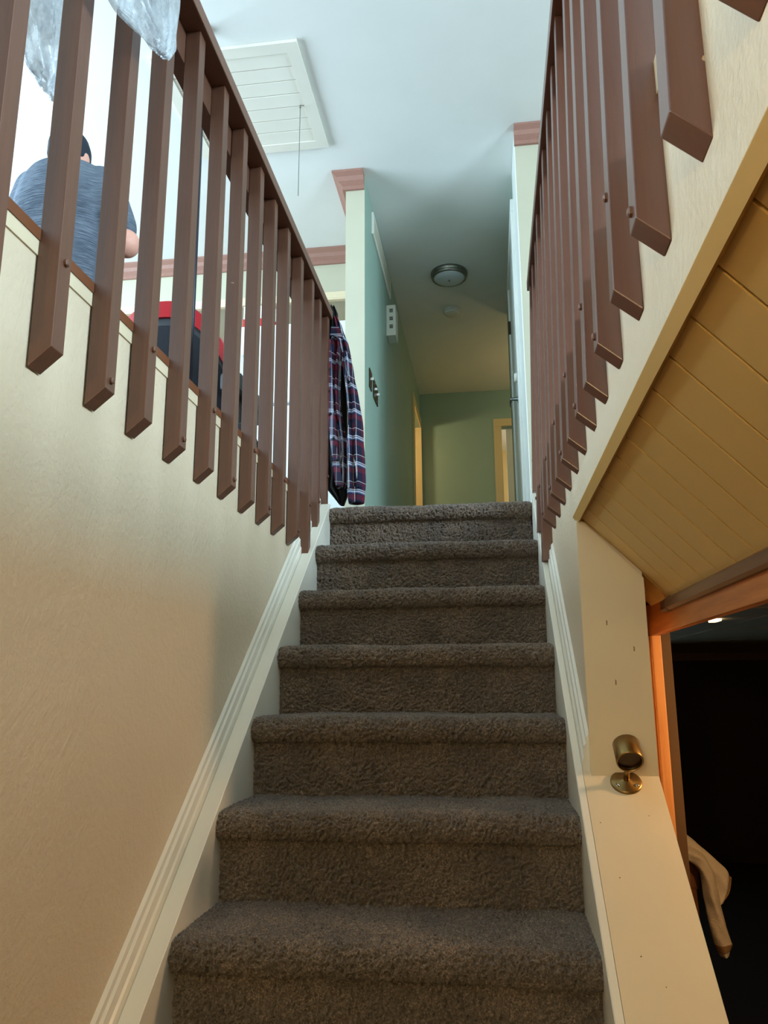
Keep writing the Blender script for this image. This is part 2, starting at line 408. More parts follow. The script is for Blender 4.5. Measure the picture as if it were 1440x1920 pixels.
# ---------------------------------------------------------------- dark lower room
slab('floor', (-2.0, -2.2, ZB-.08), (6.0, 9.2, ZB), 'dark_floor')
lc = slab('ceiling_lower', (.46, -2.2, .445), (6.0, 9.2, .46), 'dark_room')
tile_me = None
for i in range(5):
    for j in range(15):
        x = .53+i*.61; y = -.1+j*.61
        if tile_me is None:
            bm = bmesh.new(); boxbm(bm, (.006, .006, .430), (.604, .604, .444), .003); o = fin('ceiling_tile', bm, 'tile', lc); tile_me = o.data
        else: o = link('ceiling_tile', tile_me, None, lc)
        o.location = (x, y, random.uniform(-.003, .001))
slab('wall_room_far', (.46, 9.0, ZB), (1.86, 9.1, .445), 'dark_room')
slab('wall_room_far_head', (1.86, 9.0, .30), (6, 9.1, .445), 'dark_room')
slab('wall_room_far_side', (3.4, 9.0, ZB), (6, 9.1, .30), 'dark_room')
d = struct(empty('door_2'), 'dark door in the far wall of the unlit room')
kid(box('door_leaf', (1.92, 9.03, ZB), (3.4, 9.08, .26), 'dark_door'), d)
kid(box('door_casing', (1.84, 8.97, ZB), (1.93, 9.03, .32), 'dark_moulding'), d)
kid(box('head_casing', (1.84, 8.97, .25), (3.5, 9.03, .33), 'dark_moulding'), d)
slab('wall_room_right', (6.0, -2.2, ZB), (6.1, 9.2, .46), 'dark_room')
slab('wall_rear', (-2.0, -2.3, ZB), (6.0, -2.2, .46), 'stair_wall')
slab('ceiling_rear', (-.80, -2.2, .40), (.42, -.75, .45), 'ceiling_paint')
slab('wall_lower_left', (-2.0, -2.2, ZB), (-1.9, 9.2, .46), 'dark_room')

# ---------------------------------------------------------------- staircase
stair = tag(empty('staircase'), 'straight stair covered in brown shaggy carpet climbing between two railings', 'staircase')
PROF = [(.031, -.133), (.030, -.07), (.029, -.004), (.020, -.002), (.010, .0), (.002, .007), (-.003, .018), (-.004, .030), (.0, .042), (.008, .051), (.022, .057), (.06, .058), (.285, .058)]
def step_mesh(seed, nx, res, back):
    pts = [Vector((0, a, b)) for a, b in PROF]; pts[-1].y = back
    samples = []
    for i in range(len(pts)-1):
        L = (pts[i+1]-pts[i]).length; n = max(1, int(L/res))
        for k in range(n): samples.append((pts[i].lerp(pts[i+1], k/n)))
    samples.append(pts[-1]); ns = len(samples)
    # normals
    nr = []
    for i in range(ns):
        t = samples[min(i+2, ns-1)]-samples[max(i-2, 0)]; nr.append(Vector((0, -t.z, t.y)).normalized())
    verts = []; wid = XR-XL
    for i in range(ns):
        p = samples[i]; n = nr[i]
        for k in range(nx+1):
            x = XL+wid*k/nx
            q = Vector((x, p.y, p.z))
            s = Vector((x*1.0+seed*7.3, p.y+seed*3.1, p.z))
            wq = s+noise.noise_vector(s*60)*.006
            a = (.5-abs(noise.noise(wq*105))*1.5)*.0105+noise.noise(s*230)*.0018-.002
            w = noise.noise(Vector((x*5+seed*11, p.z*6, seed)))*.0045+noise.noise(Vector((x*16+seed*5, p.y*9, p.z*9)))*.0022
            edge = min(1, min(k, nx-k)/6)
            q += n*(a*1.0+w*(1 if p.z > -.02 else .3))
            q.z -= (1-edge)*.004 if p.z > .02 else 0
            verts.append(q)
    faces = [(i*(nx+1)+k, i*(nx+1)+k+1, (i+1)*(nx+1)+k+1, (i+1)*(nx+1)+k) for i in range(ns-1) for k in range(nx)]
    me = bpy.data.meshes.new('step'); me.from_pydata(verts, [], faces); me.materials.append(MATS['carpet'])
    for p in me.polygons: p.use_smooth = True
    return me
hi = [step_mesh(s, 390, .0020, .285) for s in (1, 2, 3)]
for i in range(-6, 7):
    o = link('carpeted_step', hi[i % 3], None, stair); o.location = (0, Y0+i*RUN, Z0+i*RISE)
# upper-floor carpet edge continues the last nosing
bm = bmesh.new(); boxbm(bm, (XL, YT+.2, ZF-.02), (XR+.03, 7.9, ZF+.003)); fin('landing_carpet', bm, 'carpet', stair)

# ---------------------------------------------------------------- railings
BW = .035
def baluster_mesh(side, zlow, ztop, miter, lean):
    """origin at front-wall corner; side +1: grows to +X (left rail), -1: to -X"""
    bm = bmesh.new(); s = side*BW; m = .030 if miter else .0
    hexa(bm, [(0, 0, zlow), (s, 0, zlow+m), (s, BW, zlow+m), (0, BW, zlow), (lean, 0, ztop), (s+lean, 0, ztop), (s+lean, BW, ztop), (lean, BW, ztop)], .0016)
    bmesh.ops.recalc_face_normals(bm, faces=bm.faces)
    me = bpy.data.meshes.new('baluster'); bm.to_mesh(me); bm.free(); return me
bm = bmesh.new(); lathebm(bm, [(0, .0), (.0062, 0), (.0062, .004), (.004, .0058), (0, .006)], 8)
bolt_me = bpy.data.meshes.new('bolt'); bm.to_mesh(bm and bolt_me); bm.free()
def railing(name, label, side, xw, fronts, specials, mat, lean, zpar, cap, sub, cap_y):
    root = tag(empty(name), label, 'railing')
    reg = baluster_mesh(side, .460, 1.506, True, lean); reg.materials.append(MATS[mat])
    bolt_me.materials.clear(); bolt_me.materials.append(MATS['brown_paint'])
    for k, y in enumerate(fronts):
        if k in specials:
            me = baluster_mesh(side, specials[k], 1.506, False, lean); me.materials.append(MATS[mat])
        else: me = reg
        o = link('baluster', me, None, root); o.location = (xw, y, 0)
        o.rotation_euler = (random.uniform(-.0015, .0015), random.uniform(-.002, .002), random.uniform(-.02, .02))
        z = (.633 if (k+zpar) % 2 == 0 else .508)
        if k in specials: z = max(z, specials[k]+.12)
        b = link('bolt', bolt_me, None, o)
        b.location = (side*BW+lean*(z-.46)/1.046, BW*.5, z); b.rotation_euler = (0, side*math.pi/2, 0)
    box('handrail', (cap[0], cap_y[0], 1.506), (cap[1], cap_y[1], 1.543), mat, root, .003)
    box('sub_rail', (sub[0], cap_y[0], 1.421), (sub[1], cap_y[1]-.01, 1.506), mat, root, .002)
    return root
LF = [.505, .67, .835, 1.0, 1.1645, 1.32, 1.492, 1.665, 1.825, 1.99, 2.151, 2.313, 2.497, 2.66, 2.815, 2.968]
LF = [-.485, -.32, -.155, .01, .175, .34]+LF
railing('stair_railing', 'matte brown railing on the left of the stair with a shirt over its end', 1, WL+.003, LF, {19: .44, 20: .56, 21: .70}, 'brown_paint', 0, 1, (-.705, -.612), (-.700, WL), (-.75, 3.004))
RF = [-.472, -.315, -.158, .0, .156, .313, .470, .627, .788, .946, 1.108, 1.261, 1.411, 1.564, 1.714, 1.874, 2.032, 2.19, 2.35, 2.51, 2.67, 2.83]
railing('stair_railing', 'glossy brown railing with chipped paint on the right above the plank soffit', -1, WR, RF, {19: .385, 20: .51, 21: .69}, 'brown_gloss', .027, 1, (.187, .285), (WR+.028, .270), (-.75, 2.875))

# ---------------------------------------------------------------- brass handrail socket on the knee wall cap
br = tag(empty('handrail_bracket'), 'brass handrail end socket on a round flange screwed to the sloping cap', 'bracket')
n_ = Vector((0, -SL, 1)).normalized(); t_ = Vector((0, -1, -SL)).normalized(); x_ = Vector((1, 0, 0))
fc = Vector((.2729, 1.8029, zc(1.8029)))
M1 = Matrix((x_, n_.cross(x_), n_)).transposed().to_4x4(); M1.translation = fc
lathe('flange', [(0, 0), (.0325, 0), (.0325, .003), (.030, .0055), (.012, .006), (.009, .010), (0, .010)], 'aged_brass', br, 40, M1)
tube('stem', [fc+n_*.004, fc+n_*.03, fc+n_*.066], [.0065, .006, .006], 'aged_brass', br, 16)
M2 = Matrix((x_, t_.cross(x_), t_)).transposed().to_4x4(); M2.translation = fc+n_*.083
bm = bmesh.new(); lathebm(bm, [(0, -.028), (.024, -.028), (.0275, -.025), (.0275, .024), (.0268, .026), (.0248, .026), (.0242, .022), (.0242, .012), (0, .012)], 40, M2)
fin('socket', bm, 'aged_brass', br, True)
lathe('bore_shade_disc', [(0, .0122), (.0241, .0122), (.0241, .0175), (0, .0175)], 'bronze_plate', br, 32, M2, False)  # dark disc standing in for the shade inside the open socket
for sx in (-1, 1):
    M3 = M1.copy(); M3.translation = fc+n_*.0052+x_*.020*sx+n_.cross(x_)*-.012
    lathe('screw', [(0, 0), (.0042, 0), (.0042, .0016), (.0025, .0022), (.0020, .0008), (0, .0008)], 'chrome', br, 16, M3)

# ---------------------------------------------------------------- attic hatch and pull cord
h = tag(empty('attic_hatch'), 'white planked attic hatch with mitred frame in the ceiling', 'hatch')
hx0, hx1, hy0, hy1 = -1.575, -.828, 3.13, 3.90; fwid = .062; zt = ZC-.018
def frame_piece(a, b, c, d_): prism('frame_board', [(*a, zt), (*b, zt), (*c, zt), (*d_, zt)], (0, 0, 0), (0, 0, .017), 'white_trim', h)
O = [(hx0, hy0), (hx1, hy0), (hx1, hy1), (hx0, hy1)]; I = [(hx0+fwid, hy0+fwid), (hx1-fwid, hy0+fwid), (hx1-fwid, hy1-fwid), (hx0+fwid, hy1-fwid)]
for k in range(4): frame_piece(O[k], O[(k+1) % 4], I[(k+1) % 4], I[k])
bm = bmesh.new(); q = [(*p, zt+.004) for p in I]
npl = 7; w = (hy1-hy0-2*fwid)/npl; me = None
for k in range(npl):
    if me is None:
        bm2 = bmesh.new(); boxbm(bm2, (hx0+fwid+.002, .0025, zt+.006), (hx1-fwid-.002, w-.0025, zt+.017), .002); o = fin('plank', bm2, 'white_trim', h); me = o.data
    else: o = link('plank', me, None, h)
    o.location = (0, hy0+fwid+k*w, random.uniform(-.001, .001))
bm.free()
box('seam_backing', (hx0+.03, hy0+.03, ZC-.0035), (hx1-.03, hy1-.03, ZC-.0005), 'floor_wood_edge', h)
c = tag(empty('pull_cord'), 'thin pull cord hanging from the attic hatch', 'cord')
tube('cord', [(-.9128, 3.557, ZC-.012), (-.9135, 3.557, 2.8), (-.9146, 3.557, 2.4947)], .0022, 'string', c, 6)
lathe('eye_hook', [(0, 0), (.006, 0), (.004, .012), (0, .012)], 'nickel', c, 10, Matrix.Translation((-.9128, 3.557, ZC-.024)))

# ---------------------------------------------------------------- hall fittings
hl = tag(empty('ceiling_light'), 'round flush ceiling light with dark rim and frosted glass in the hall', 'light fixture')
F = Matrix.Translation((-.2185, 5.45, ZC)) @ Matrix.Rotation(math.pi, 4, 'X')
lathe('rim', [(0, 0), (.138, 0), (.138, .018), (.132, .022), (.134, .030), (.130, .045), (.122, .047), (.119, .040)], 'lamp_rim', hl, 48, F)
lathe('glass', [(.121, .038), (.11, .052), (.08, .064), (.04, .070), (0, .072)], 'frosted_glass', hl, 48, F)
lathe('finial', [(0, .0), (.006, .0), (.006, .01), (0, .014)], 'lamp_rim', hl, 12, Matrix.Translation((-.2185, 5.43, ZC-.068)) @ Matrix.Rotation(math.pi, 4, 'X'))
sd = tag(empty('smoke_detector'), 'small round white smoke detector on the hall ceiling', 'smoke detector')
F = Matrix.Translation((-.228, 6.06, ZC)) @ Matrix.Rotation(math.pi, 4, 'X')
lathe('base', [(0, 0), (.074, 0), (.074, .010), (.068, .014), (0, .014)], 'white_plastic', sd, 40, F)
lathe('cover', [(.064, .014), (.066, .024), (.055, .036), (.03, .040), (0, .041)], 'white_plastic', sd, 40, F)
ch = tag(empty('door_chime'), 'white box chime with three grilles high on the sage hall wall', 'chime')
box('case', (-.668, 5.2, 2.455), (-.600, 5.34, 2.692), 'white_plastic', ch, .004)
for k in range(3):
    zz = 2.648-.062*k
    for j in range(3): box('slot', (-.645, 5.1985, zz-.010+j*.010-.0033), (-.619, 5.2015, zz-.010+j*.010+.0033), 'slot_dark', ch)
vt = tag(empty('wall_vent'), 'long narrow white panel under the ceiling on the hall wall', 'vent')
box('panel', (-.668, 4.49, 2.83), (-.655, 5.38, 2.985), 'white_plastic', vt, .003)
box('inset', (-.656, 4.53, 2.855), (-.6535, 5.34, 2.96), 'pale_wall', vt, .001)
def switch(name, label, y0, y1, z0, z1, toggles):
    r = tag(empty(name), label, 'switch')
    box('plate', (-.668, y0, z0), (-.661, y1, z1), 'bronze_plate', r, .002)
    for ty in toggles:
        box('toggle', (-.662, ty-.005, (z0+z1)/2-.004), (-.645, ty+.005, (z0+z1)/2+.012), 'white_plastic', r, .002)
        for dz in (.042, -.042): lathe('screw', [(0, 0), (.004, 0), (.003, .002), (0, .002)], 'chrome', r, 10, Matrix.Translation((-.661, ty, (z0+z1)/2+dz)) @ Matrix.Rotation(math.pi/2, 4, 'Y'))
switch('switch_plate', 'narrow dark metal switch plate nearest the wall corner', 4.365, 4.455, 1.742, 1.862, [4.41])
switch('switch_plate', 'wide dark metal switch plate with two toggles in the hall', 4.525, 4.71, 1.737, 1.861, [4.57, 4.665])
# door on the right hall wall: casing, leaf, lever
d = struct(empty('door_3'), 'white door with lever handle edge-on at the right of the hall')
kid(box('door_casing', (.206, 4.32, ZF), (.228, 4.42, 2.80), 'white_door', None, .004), d)
kid(box('head_casing', (.206, 4.32, 2.80), (.228, 5.38, 2.88), 'white_door', None, .004), d)
kid(box('door_casing', (.206, 5.30, ZF), (.228, 5.38, 2.80), 'white_door', None, .004), d)
lf = kid(box('door_leaf', (.218, 4.42, ZF+.01), (.232, 5.30, 2.80), 'white_door', None, .002), d)
lathe('rose', [(0, 0), (.03, 0), (.028, .008), (.012, .012), (.010, .05), (0, .05)], 'nickel', lf, 24, Matrix.Translation((.218, 4.50, 1.665)) @ Matrix.Rotation(-math.pi/2, 4, 'Y'))
tube('lever', [(.176, 4.50, 1.665), (.170, 4.505, 1.665), (.168, 4.56, 1.664), (.170, 4.61, 1.660)], [.009, .0095, .008, .007], 'nickel', lf, 10)
box('lock_plate', (.211, 4.47, 1.56), (.218, 4.53, 1.74), 'bronze_plate', lf, .003)
lathe('deadbolt', [(0, 0), (.028, 0), (.028, .018), (.022, .024), (0, .024)], 'white_plastic', lf, 24, Matrix.Translation((.216, 4.50, 1.80)) @ Matrix.Rotation(-math.pi/2, 4, 'Y'))
box('hinge', (.200, 5.295, 2.45), (.218, 5.31, 2.55), 'bronze_plate', lf, .002)
# casings of the two far doorways
d = struct(empty('door_4'), 'warm lit doorway far down on the left of the hall')
kid(box('door_casing', (-.668, 7.07, ZF), (-.650, 7.17, 2.74), 'warm_casing', None, .003), d)
kid(box('head_casing', (-.668, 7.17, 2.66), (-.650, 7.9, 2.74), 'warm_casing', None, .003), d)
kid(box('jamb', (-.782, 7.155, ZF), (-.650, 7.172, 2.66), 'warm_casing'), d)
kid(box('jamb', (-.782, 7.895, ZF), (-.650, 7.91, 2.66), 'warm_casing'), d)
d = struct(empty('door_5'), 'cream framed doorway at the end of the hall, door ajar')
kid(box('door_casing', (.105, 7.93, ZF), (.185, 7.951, 2.645), 'warm_casing', None, .003), d)
kid(box('head_casing', (.105, 7.93, 2.645), (1.09, 7.951, 2.727), 'warm_casing', None, .003), d)
kid(box('door_casing', (1.02, 7.93, ZF), (1.10, 7.951, 2.645), 'warm_casing', None, .003), d)
lfm = kid(prism('door_leaf', [(.232, 8.0, ZF+.01), (.95, 8.05, ZF+.01), (.95, 8.09, ZF+.01), (.232, 8.04, ZF+.01)], (0, 0, 0), (0, 0, 1.94), 'white_door'), d)

# ---------------------------------------------------------------- kitchen and living room things
fr = tag(empty('refrigerator'), 'white top-freezer refrigerator behind the left balusters', 'refrigerator')
box('cabinet', (-1.54, 4.56, ZF+.02), (-.80, 5.28, 2.25), 'white_enamel', fr, .008)
box('fridge_door', (-1.54, 4.50, ZF+.06), (-.80, 4.555, 1.705), 'white_enamel', fr, .012)
box('freezer_door', (-1.54, 4.50, 1.722), (-.80, 4.555, 2.25), 'white_enamel', fr, .012)
for z0, z1 in ((1.15, 1.66), (1.76, 2.05)):
    tube('handle', [(-1.49, 4.50, z0), (-1.49, 4.455, z0+.02), (-1.49, 4.455, z1-.02), (-1.49, 4.50, z1)], .011, 'white_enamel', fr, 8)
box('kick_plate', (-1.53, 4.56, ZF+.002), (-.81, 5.2, ZF+.03), 'grey_plastic', fr)
bx = tag(empty('cardboard_box'), 'small white and red carton standing on top of the refrigerator', 'box')
box('carton', (-1.60+.06, 4.62, 2.251), (-1.34, 4.74, 2.452), 'white_card', bx, .002)
box('red_panel', (-1.541, 4.6185, 2.262), (-1.339, 4.7415, 2.36), 'red_card', bx)
lathe('round_mark', [(0, 0), (.03, 0), (.03, .0012), (0, .0012)], 'white_card', bx, 24, Matrix.Translation((-1.50, 4.6185, 2.312)) @ Matrix.Rotation(math.pi/2, 4, 'X'))

# armchair: black back with red top band
ac = tag(empty('armchair'), 'black padded chair with a rounded red top band behind the left railing', 'chair')
def backrest_shape(t):   # t 0..1 left to right -> top height
    return 1.76-.30*abs(t*2-.95)**2.6
def band(name, y0, y1, off0, off1, mat, inset=0):
    bm = bmesh.new(); N = 28; rings = []
    for k in range(N+1):
        t = inset+(1-2*inset)*k/N; x = -1.78+.66*t; zt_ = backrest_shape(t); bow = .07*(2*t-1)**2
        zb = (1.02 if off1 is None else zt_-off1); za = zt_-off0
        rings.append([(x, y0+bow, zb), (x, y1+bow, zb), (x, y1+bow-.01, za), (x, y0+bow+.01, za)])
    loftbm(bm, rings); return fin(name, bm, mat, ac)
band('top_band', 3.20, 3.32, 0, .085, 'red_vinyl')
band('back_frame', 3.205, 3.315, .086, None, 'grey_plastic')
band('back_panel', 3.196, 3.25, .125, None, 'black_fabric', .05)
for x in (-1.84, -1.12):
    a = box('armrest', (x-.05, 3.20, 1.30), (x+.05, 3.72, 1.385), 'grey_plastic', ac, .02)
    box('arm_support', (x-.02, 3.40, 1.10), (x+.02, 3.50, 1.305), 'black_plastic', ac, .006)
box('seat', (-1.78, 3.24, 1.06), (-1.12, 3.78, 1.17), 'black_fabric', ac, .03)
lathe('column', [(0, 0), (.03, 0), (.03, .25), (.05, .27), (.05, .30), (0, .30)], 'grey_plastic', ac, 20, Matrix.Translation((-1.45, 3.5, ZF+.09)))
for k in range(5):
    a = k*2*math.pi/5+.3; e = Vector((-1.45+.3*math.cos(a), 3.5+.3*math.sin(a), ZF+.07))
    tube('leg', [(-1.45, 3.5, ZF+.12), e], [.028, .02], 'black_plastic', ac, 8)
    lathe('caster', [(0, -.012), (.028, -.012), (.03, 0), (.028, .012), (0, .012)], 'black_plastic', ac, 16, Matrix.Translation(e-Vector((0, 0, .036))) @ Matrix.Rotation(math.pi/2, 4, 'X'))
pl = tag(empty('tension_pole'), 'slim dark pole rising from floor to ceiling behind the left railing', 'pole')
tube('pole', [(-1.232, 3.02, ZF+.02), (-1.247, 3.02, ZC-.02)], .012, 'navy_metal', pl, 14)
lathe('foot', [(0, 0), (.05, 0), (.05, .012), (.015, .025), (0, .025)], 'navy_metal', pl, 24, Matrix.Translation((-1.232, 3.02, ZF)))
lathe('top_cap', [(0, 0), (.015, 0), (.03, .015), (.03, .025), (0, .025)], 'navy_metal', pl, 24, Matrix.Translation((-1.247, 3.02, ZC-.025)))
# shoe by the rail
sh = tag(empty('sneaker'), 'black sneaker with white stripes on the floor edge behind the balusters', 'shoe')
def shoe_ring(y, w, z0, z1): return [(-.765+w*math.cos(a), y, z0+(z1-z0)*(.5+.5*math.sin(a))) for a in [2*math.pi*k/14 for k in range(14)]]
bm = bmesh.new(); loftbm(bm, [shoe_ring(y, w, ZF+.018, ZF+h_) for y, w, h_ in ((2.26, .025, .08), (2.28, .036, .13), (2.33, .042, .15), (2.38, .042, .12), (2.44, .045, .09), (2.50, .044, .07), (2.545, .03, .05))]); fin('upper', bm, 'black_fabric', sh, True)
bm = bmesh.new(); loftbm(bm, [shoe_ring(y, w, ZF+.001, ZF+.026) for y, w in ((2.25, .025), (2.28, .04), (2.38, .044), (2.46, .05), (2.52, .045), (2.556, .028))]); fin('sole', bm, 'white_plastic', sh, True)
for k in range(3): tube('stripe', [(-.722, 2.33+k*.03, ZF+.05), (-.730, 2.35+k*.03, ZF+.11-.012*k)], .004, 'white_plastic', sh, 6)

# ---------------------------------------------------------------- person in the living room, seen from behind
def blob(parts, name, mat, voxel, parent=None, smooth_it=6):
    """parts: list of (pts, radii) tapered tubes or ('ring', rings); fused into one continuous surface"""
    bm = bmesh.new()
    for p in parts:
        if p[0] == 'ring': loftbm(bm, p[1])
        elif p[0] == 'ball': bmesh.ops.create_uvsphere(bm, u_segments=20, v_segments=14, radius=1, matrix=Matrix.LocRotScale(Vector(p[1]), None, Vector(p[2])))
        else:
            tubebm(bm, p[0], p[1], 14)
            for q, r in zip(p[0], p[1]): bmesh.ops.create_uvsphere(bm, u_segments=14, v_segments=10, radius=r*.98, matrix=Matrix.Translation(q))
    o = fin(name, bm, mat, parent, True)
    md = o.modifiers.new('fuse', 'REMESH'); md.mode = 'VOXEL'; md.voxel_size = voxel; md.use_smooth_shade = True
    ms = o.modifiers.new('smooth', 'SMOOTH'); ms.factor = .5; ms.iterations = smooth_it
    return o
PX, PY = -1.65, 2.64
def er(cx, cy, z, rx, ry, n=20): return [(cx+rx*math.cos(2*math.pi*k/n), cy+ry*math.sin(2*math.pi*k/n), z) for k in range(n)]
ps = tag(empty('person'), 'person in heathered grey T-shirt and dark cap standing with back turned beyond the railing', 'person')
sl, sr = Vector((PX-.150, PY+.03, 2.010)), Vector((PX+.150, PY+.02, 1.990))
el, er_ = Vector((PX-.235, PY+.03, 1.74)), Vector((PX+.285, PY-.01, 1.700))
hl_, hr_ = Vector((PX-.10, PY+.22, 1.93)), Vector((PX+.06, PY+.22, 1.95))
HC = Vector((PX-.07, PY+.13, 2.215))
body = [('ring', [er(PX, PY, 1.50, .17, .12), er(PX, PY, 1.70, .16, .115), er(PX, PY+.01, 1.90, .18, .12), er(PX-.01, PY+.02, 2.04, .17, .10), er(PX-.02, PY+.05, 2.10, .07, .07)]),
        ([(PX-.03, PY+.05, 2.05), (PX-.06, PY+.09, 2.16)], [.068, .06]),
        ('ball', HC, (.077, .098, .118)), ('ball', HC+Vector((0, .05, -.05)), (.06, .055, .07)),
        ('ball', HC+Vector((0, .105, -.02)), (.014, .022, .022)), ('ball', HC+Vector((.078, -.005, -.015)), (.014, .022, .034)), ('ball', HC+Vector((-.078, -.005, -.015)), (.014, .022, .034)),
        ([sl, el, hl_], [.058, .046, .03]), ([sr, er_, hr_], [.060, .058, .034]),
        ([(PX-.09, PY, 1.52), (PX-.10, PY+.02, 1.14), (PX-.105, PY-.02, .77)], [.085, .062, .042]), ([(PX+.09, PY, 1.52), (PX+.10, PY+.02, 1.14), (PX+.105, PY-.02, .77)], [.085, .062, .042])]
for hnd, s in ((hl_, 1), (hr_, -1)):
    pc = hnd+Vector((s*.02, .07, .0)); body.append(([hnd, pc], [.028, .036]))
    for k, L in enumerate((.065, .078, .072, .055)):
        b0 = pc+Vector((0, .03, .028-.018*k)); b1 = b0+Vector((s*.02, L*.5, 0)); b2 = b1+Vector((s*.03, L*.35, -.012)); body.append(([b0, b1, b2], [.0095, .009, .008]))
    th = hnd+Vector((s*.01, .05, .03)); body.append(([th, th+Vector((s*.02, .025, .025)), th+Vector((s*.035, .055, .03))], [.012, .011, .009]))
blob(body, 'body', 'skin', .009, ps, 4)
def lerp3(a, b, t): return tuple(Vector(a).lerp(Vector(b), t))
shirt = [('ring', [er(PX, PY, 1.44, .195, .150), er(PX, PY, 1.58, .192, .148), er(PX, PY, 1.76, .194, .145), er(PX, PY+.005, 1.92, .200, .142), er(PX-.005, PY+.015, 2.01, .185, .128), er(PX-.015, PY+.025, 2.07, .145, .105), er(PX-.03, PY+.05, 2.115, .08, .07)]),
         ([sl, lerp3(sl, el, .45), lerp3(sl, el, .78)], [.078, .076, .070]), ([sr, lerp3(sr, er_, .45), lerp3(sr, er_, .74)], [.078, .076, .070])]
blob(shirt, 'shirt', 'heather_knit', .012, ps, 5)
blob([('ring', [er(PX, PY, 1.44, .178, .13), er(PX, PY, 1.56, .172, .125)]), ([(PX-.09, PY, 1.48), (PX-.10, PY+.02, 1.14), (PX-.105, PY-.02, .76)], [.10, .078, .066]), ([(PX+.09, PY, 1.48), (PX+.10, PY+.02, 1.14), (PX+.105, PY-.02, .76)], [.10, .078, .066])], 'trousers', 'denim', .014, ps, 4)
for s in (-1, 1): blob([([(PX+s*.105, PY-.05, ZF+.045), (PX+s*.11, PY+.06, ZF+.045), (PX+s*.115, PY+.17, ZF+.04)], [.044, .046, .038])], 'shoe', 'black_fabric', .012, ps, 3)
cp = blob([('ring', [er(HC.x, HC.y-.004, HC.z-.02, .083, .104), er(HC.x, HC.y-.004, HC.z+.05, .083, .103), er(HC.x, HC.y-.004, HC.z+.095, .068, .086), er(HC.x, HC.y, HC.z+.125, .03, .04)]), ('ring', [er(HC.x, HC.y+.14, HC.z+.012, .07, .075), er(HC.x, HC.y+.14, HC.z+.026, .07, .075)])], 'cap', 'cap_cloth', .008, ps, 2)

# ---------------------------------------------------------------- plaid shirt over the end of the left rail
fs = tag(empty('flannel_shirt'), 'navy and red plaid flannel shirt hanging from the end of the left handrail', 'shirt')
def wx(px, z=None): return (-.6332+(px-612)*.00218)*1.013
def wz(py): return (1.5496-(py-575)*.00229)*1.013
DY = .037
def uvify(o, su=1.0, sv=1.0):
    me = o.data; uv = me.uv_layers.new(name='UVMap')
    for p in me.polygons:
        for li in p.loop_indices:
            co = me.vertices[me.loops[li].vertex_index].co; uv.data[li].uv = (co.x*su+co.y*.8, co.z*sv+.12*co.x)
def cloth(name, rows, mat, parent, yb, depth, seed=0, folds=3, n=40, amp=.006):
    """rows: (py, pxl, pxr); closed flattened loft with vertical folds"""
    rr = []
    for i in range(len(rows)-1):
        for k in range(6):
            t = k/6; rr.append(tuple(a+(b-a)*t for a, b in zip(rows[i], rows[i+1])))
    rr.append(rows[-1]); rings = []
    for py, l, r in rr:
        z = wz(py); x0, x1 = wx(l), wx(r); ring = []
        for k in range(n):
            a = 2*math.pi*k/n; u = .5+.5*math.cos(a); x = x0+(x1-x0)*u
            fold = math.sin(u*folds*2*math.pi+seed+z*2.2)*amp*1.6+noise.noise(Vector((u*4+seed, z*9, seed)))*amp*1.8
            y = yb+DY-math.sin(a)*depth*(1-.0*u)+fold*(1 if math.sin(a) > 0 else .4)
            ring.append((x+noise.noise(Vector((z*11, u*3, seed+5)))*.004, y, z))
        rings.append(ring)
    bm = bmesh.new(); loftbm(bm, rings); o = fin(name, bm, mat, parent, True); uvify(o); return o
cloth('lining', [(571, 611, 622), (600, 608, 634), (640, 606, 640), (700, 607, 646), (800, 608, 648), (870, 607, 650), (908, 608, 648), (925, 622, 648), (938, 632, 642)], 'black_lining', fs, 3.055, .035, 2)
cloth('inner_collar', [(566, 614, 624), (580, 611, 630), (610, 609, 632), (640, 609, 634)], 'black_lining', fs, 3.02, .02, 3)
bodyo = cloth('shirt_front', [(632, 613, 641), (650, 612, 645), (690, 613, 640), (730, 614, 637), (770, 615, 639), (800, 616, 645), (830, 618, 650), (860, 622, 652), (890, 626, 651), (905, 628, 650), (914, 631, 646)], 'plaid_flannel', fs, 3.01, .022, 1, 3, amp=.009)
cloth('yoke', [(590, 624, 631), (604, 624, 638), (620, 627, 643), (640, 630, 650), (665, 636, 656), (690, 640, 661), (712, 644, 663)], 'plaid_flannel', fs, 3.02, .026, 4, 2)
sl_ = cloth('sleeve', [(668, 642, 657), (695, 645, 663), (735, 650, 671), (780, 654, 679), (820, 653, 683), (870, 652, 686), (912, 653, 688), (920, 654, 687)], 'plaid_flannel', fs, 2.985, .034, 7, 2, amp=.006)
cloth('cuff', [(917, 653, 686.5), (926, 654, 686), (938, 654.5, 685), (944, 656, 684)], 'plaid_flannel', fs, 2.985, .033, 7, 2, amp=.002)
col_ = prism('collar', [(wx(622), 3.012, wz(612)), (wx(637), 3.008, wz(617)), (wx(645), 2.998, wz(640)), (wx(630), 3.002, wz(634)), (wx(620), 3.010, wz(630))], (0, 0, 0), (0, .012, 0), 'plaid_flannel', fs); uvify(col_)
pk = prism('placket', [(wx(611.5), 3.006, wz(645)), (wx(622), 3.002, wz(640)), (wx(626), 3.002, wz(740)), (wx(632), 3.004, wz(830)), (wx(646), 3.008, wz(912)), (wx(633), 3.010, wz(912)), (wx(622), 3.006, wz(830)), (wx(614), 3.004, wz(740))], (0, 0, 0), (0, .004, 0), 'plaid_edge', fs); uvify(pk, 1.6, 1)
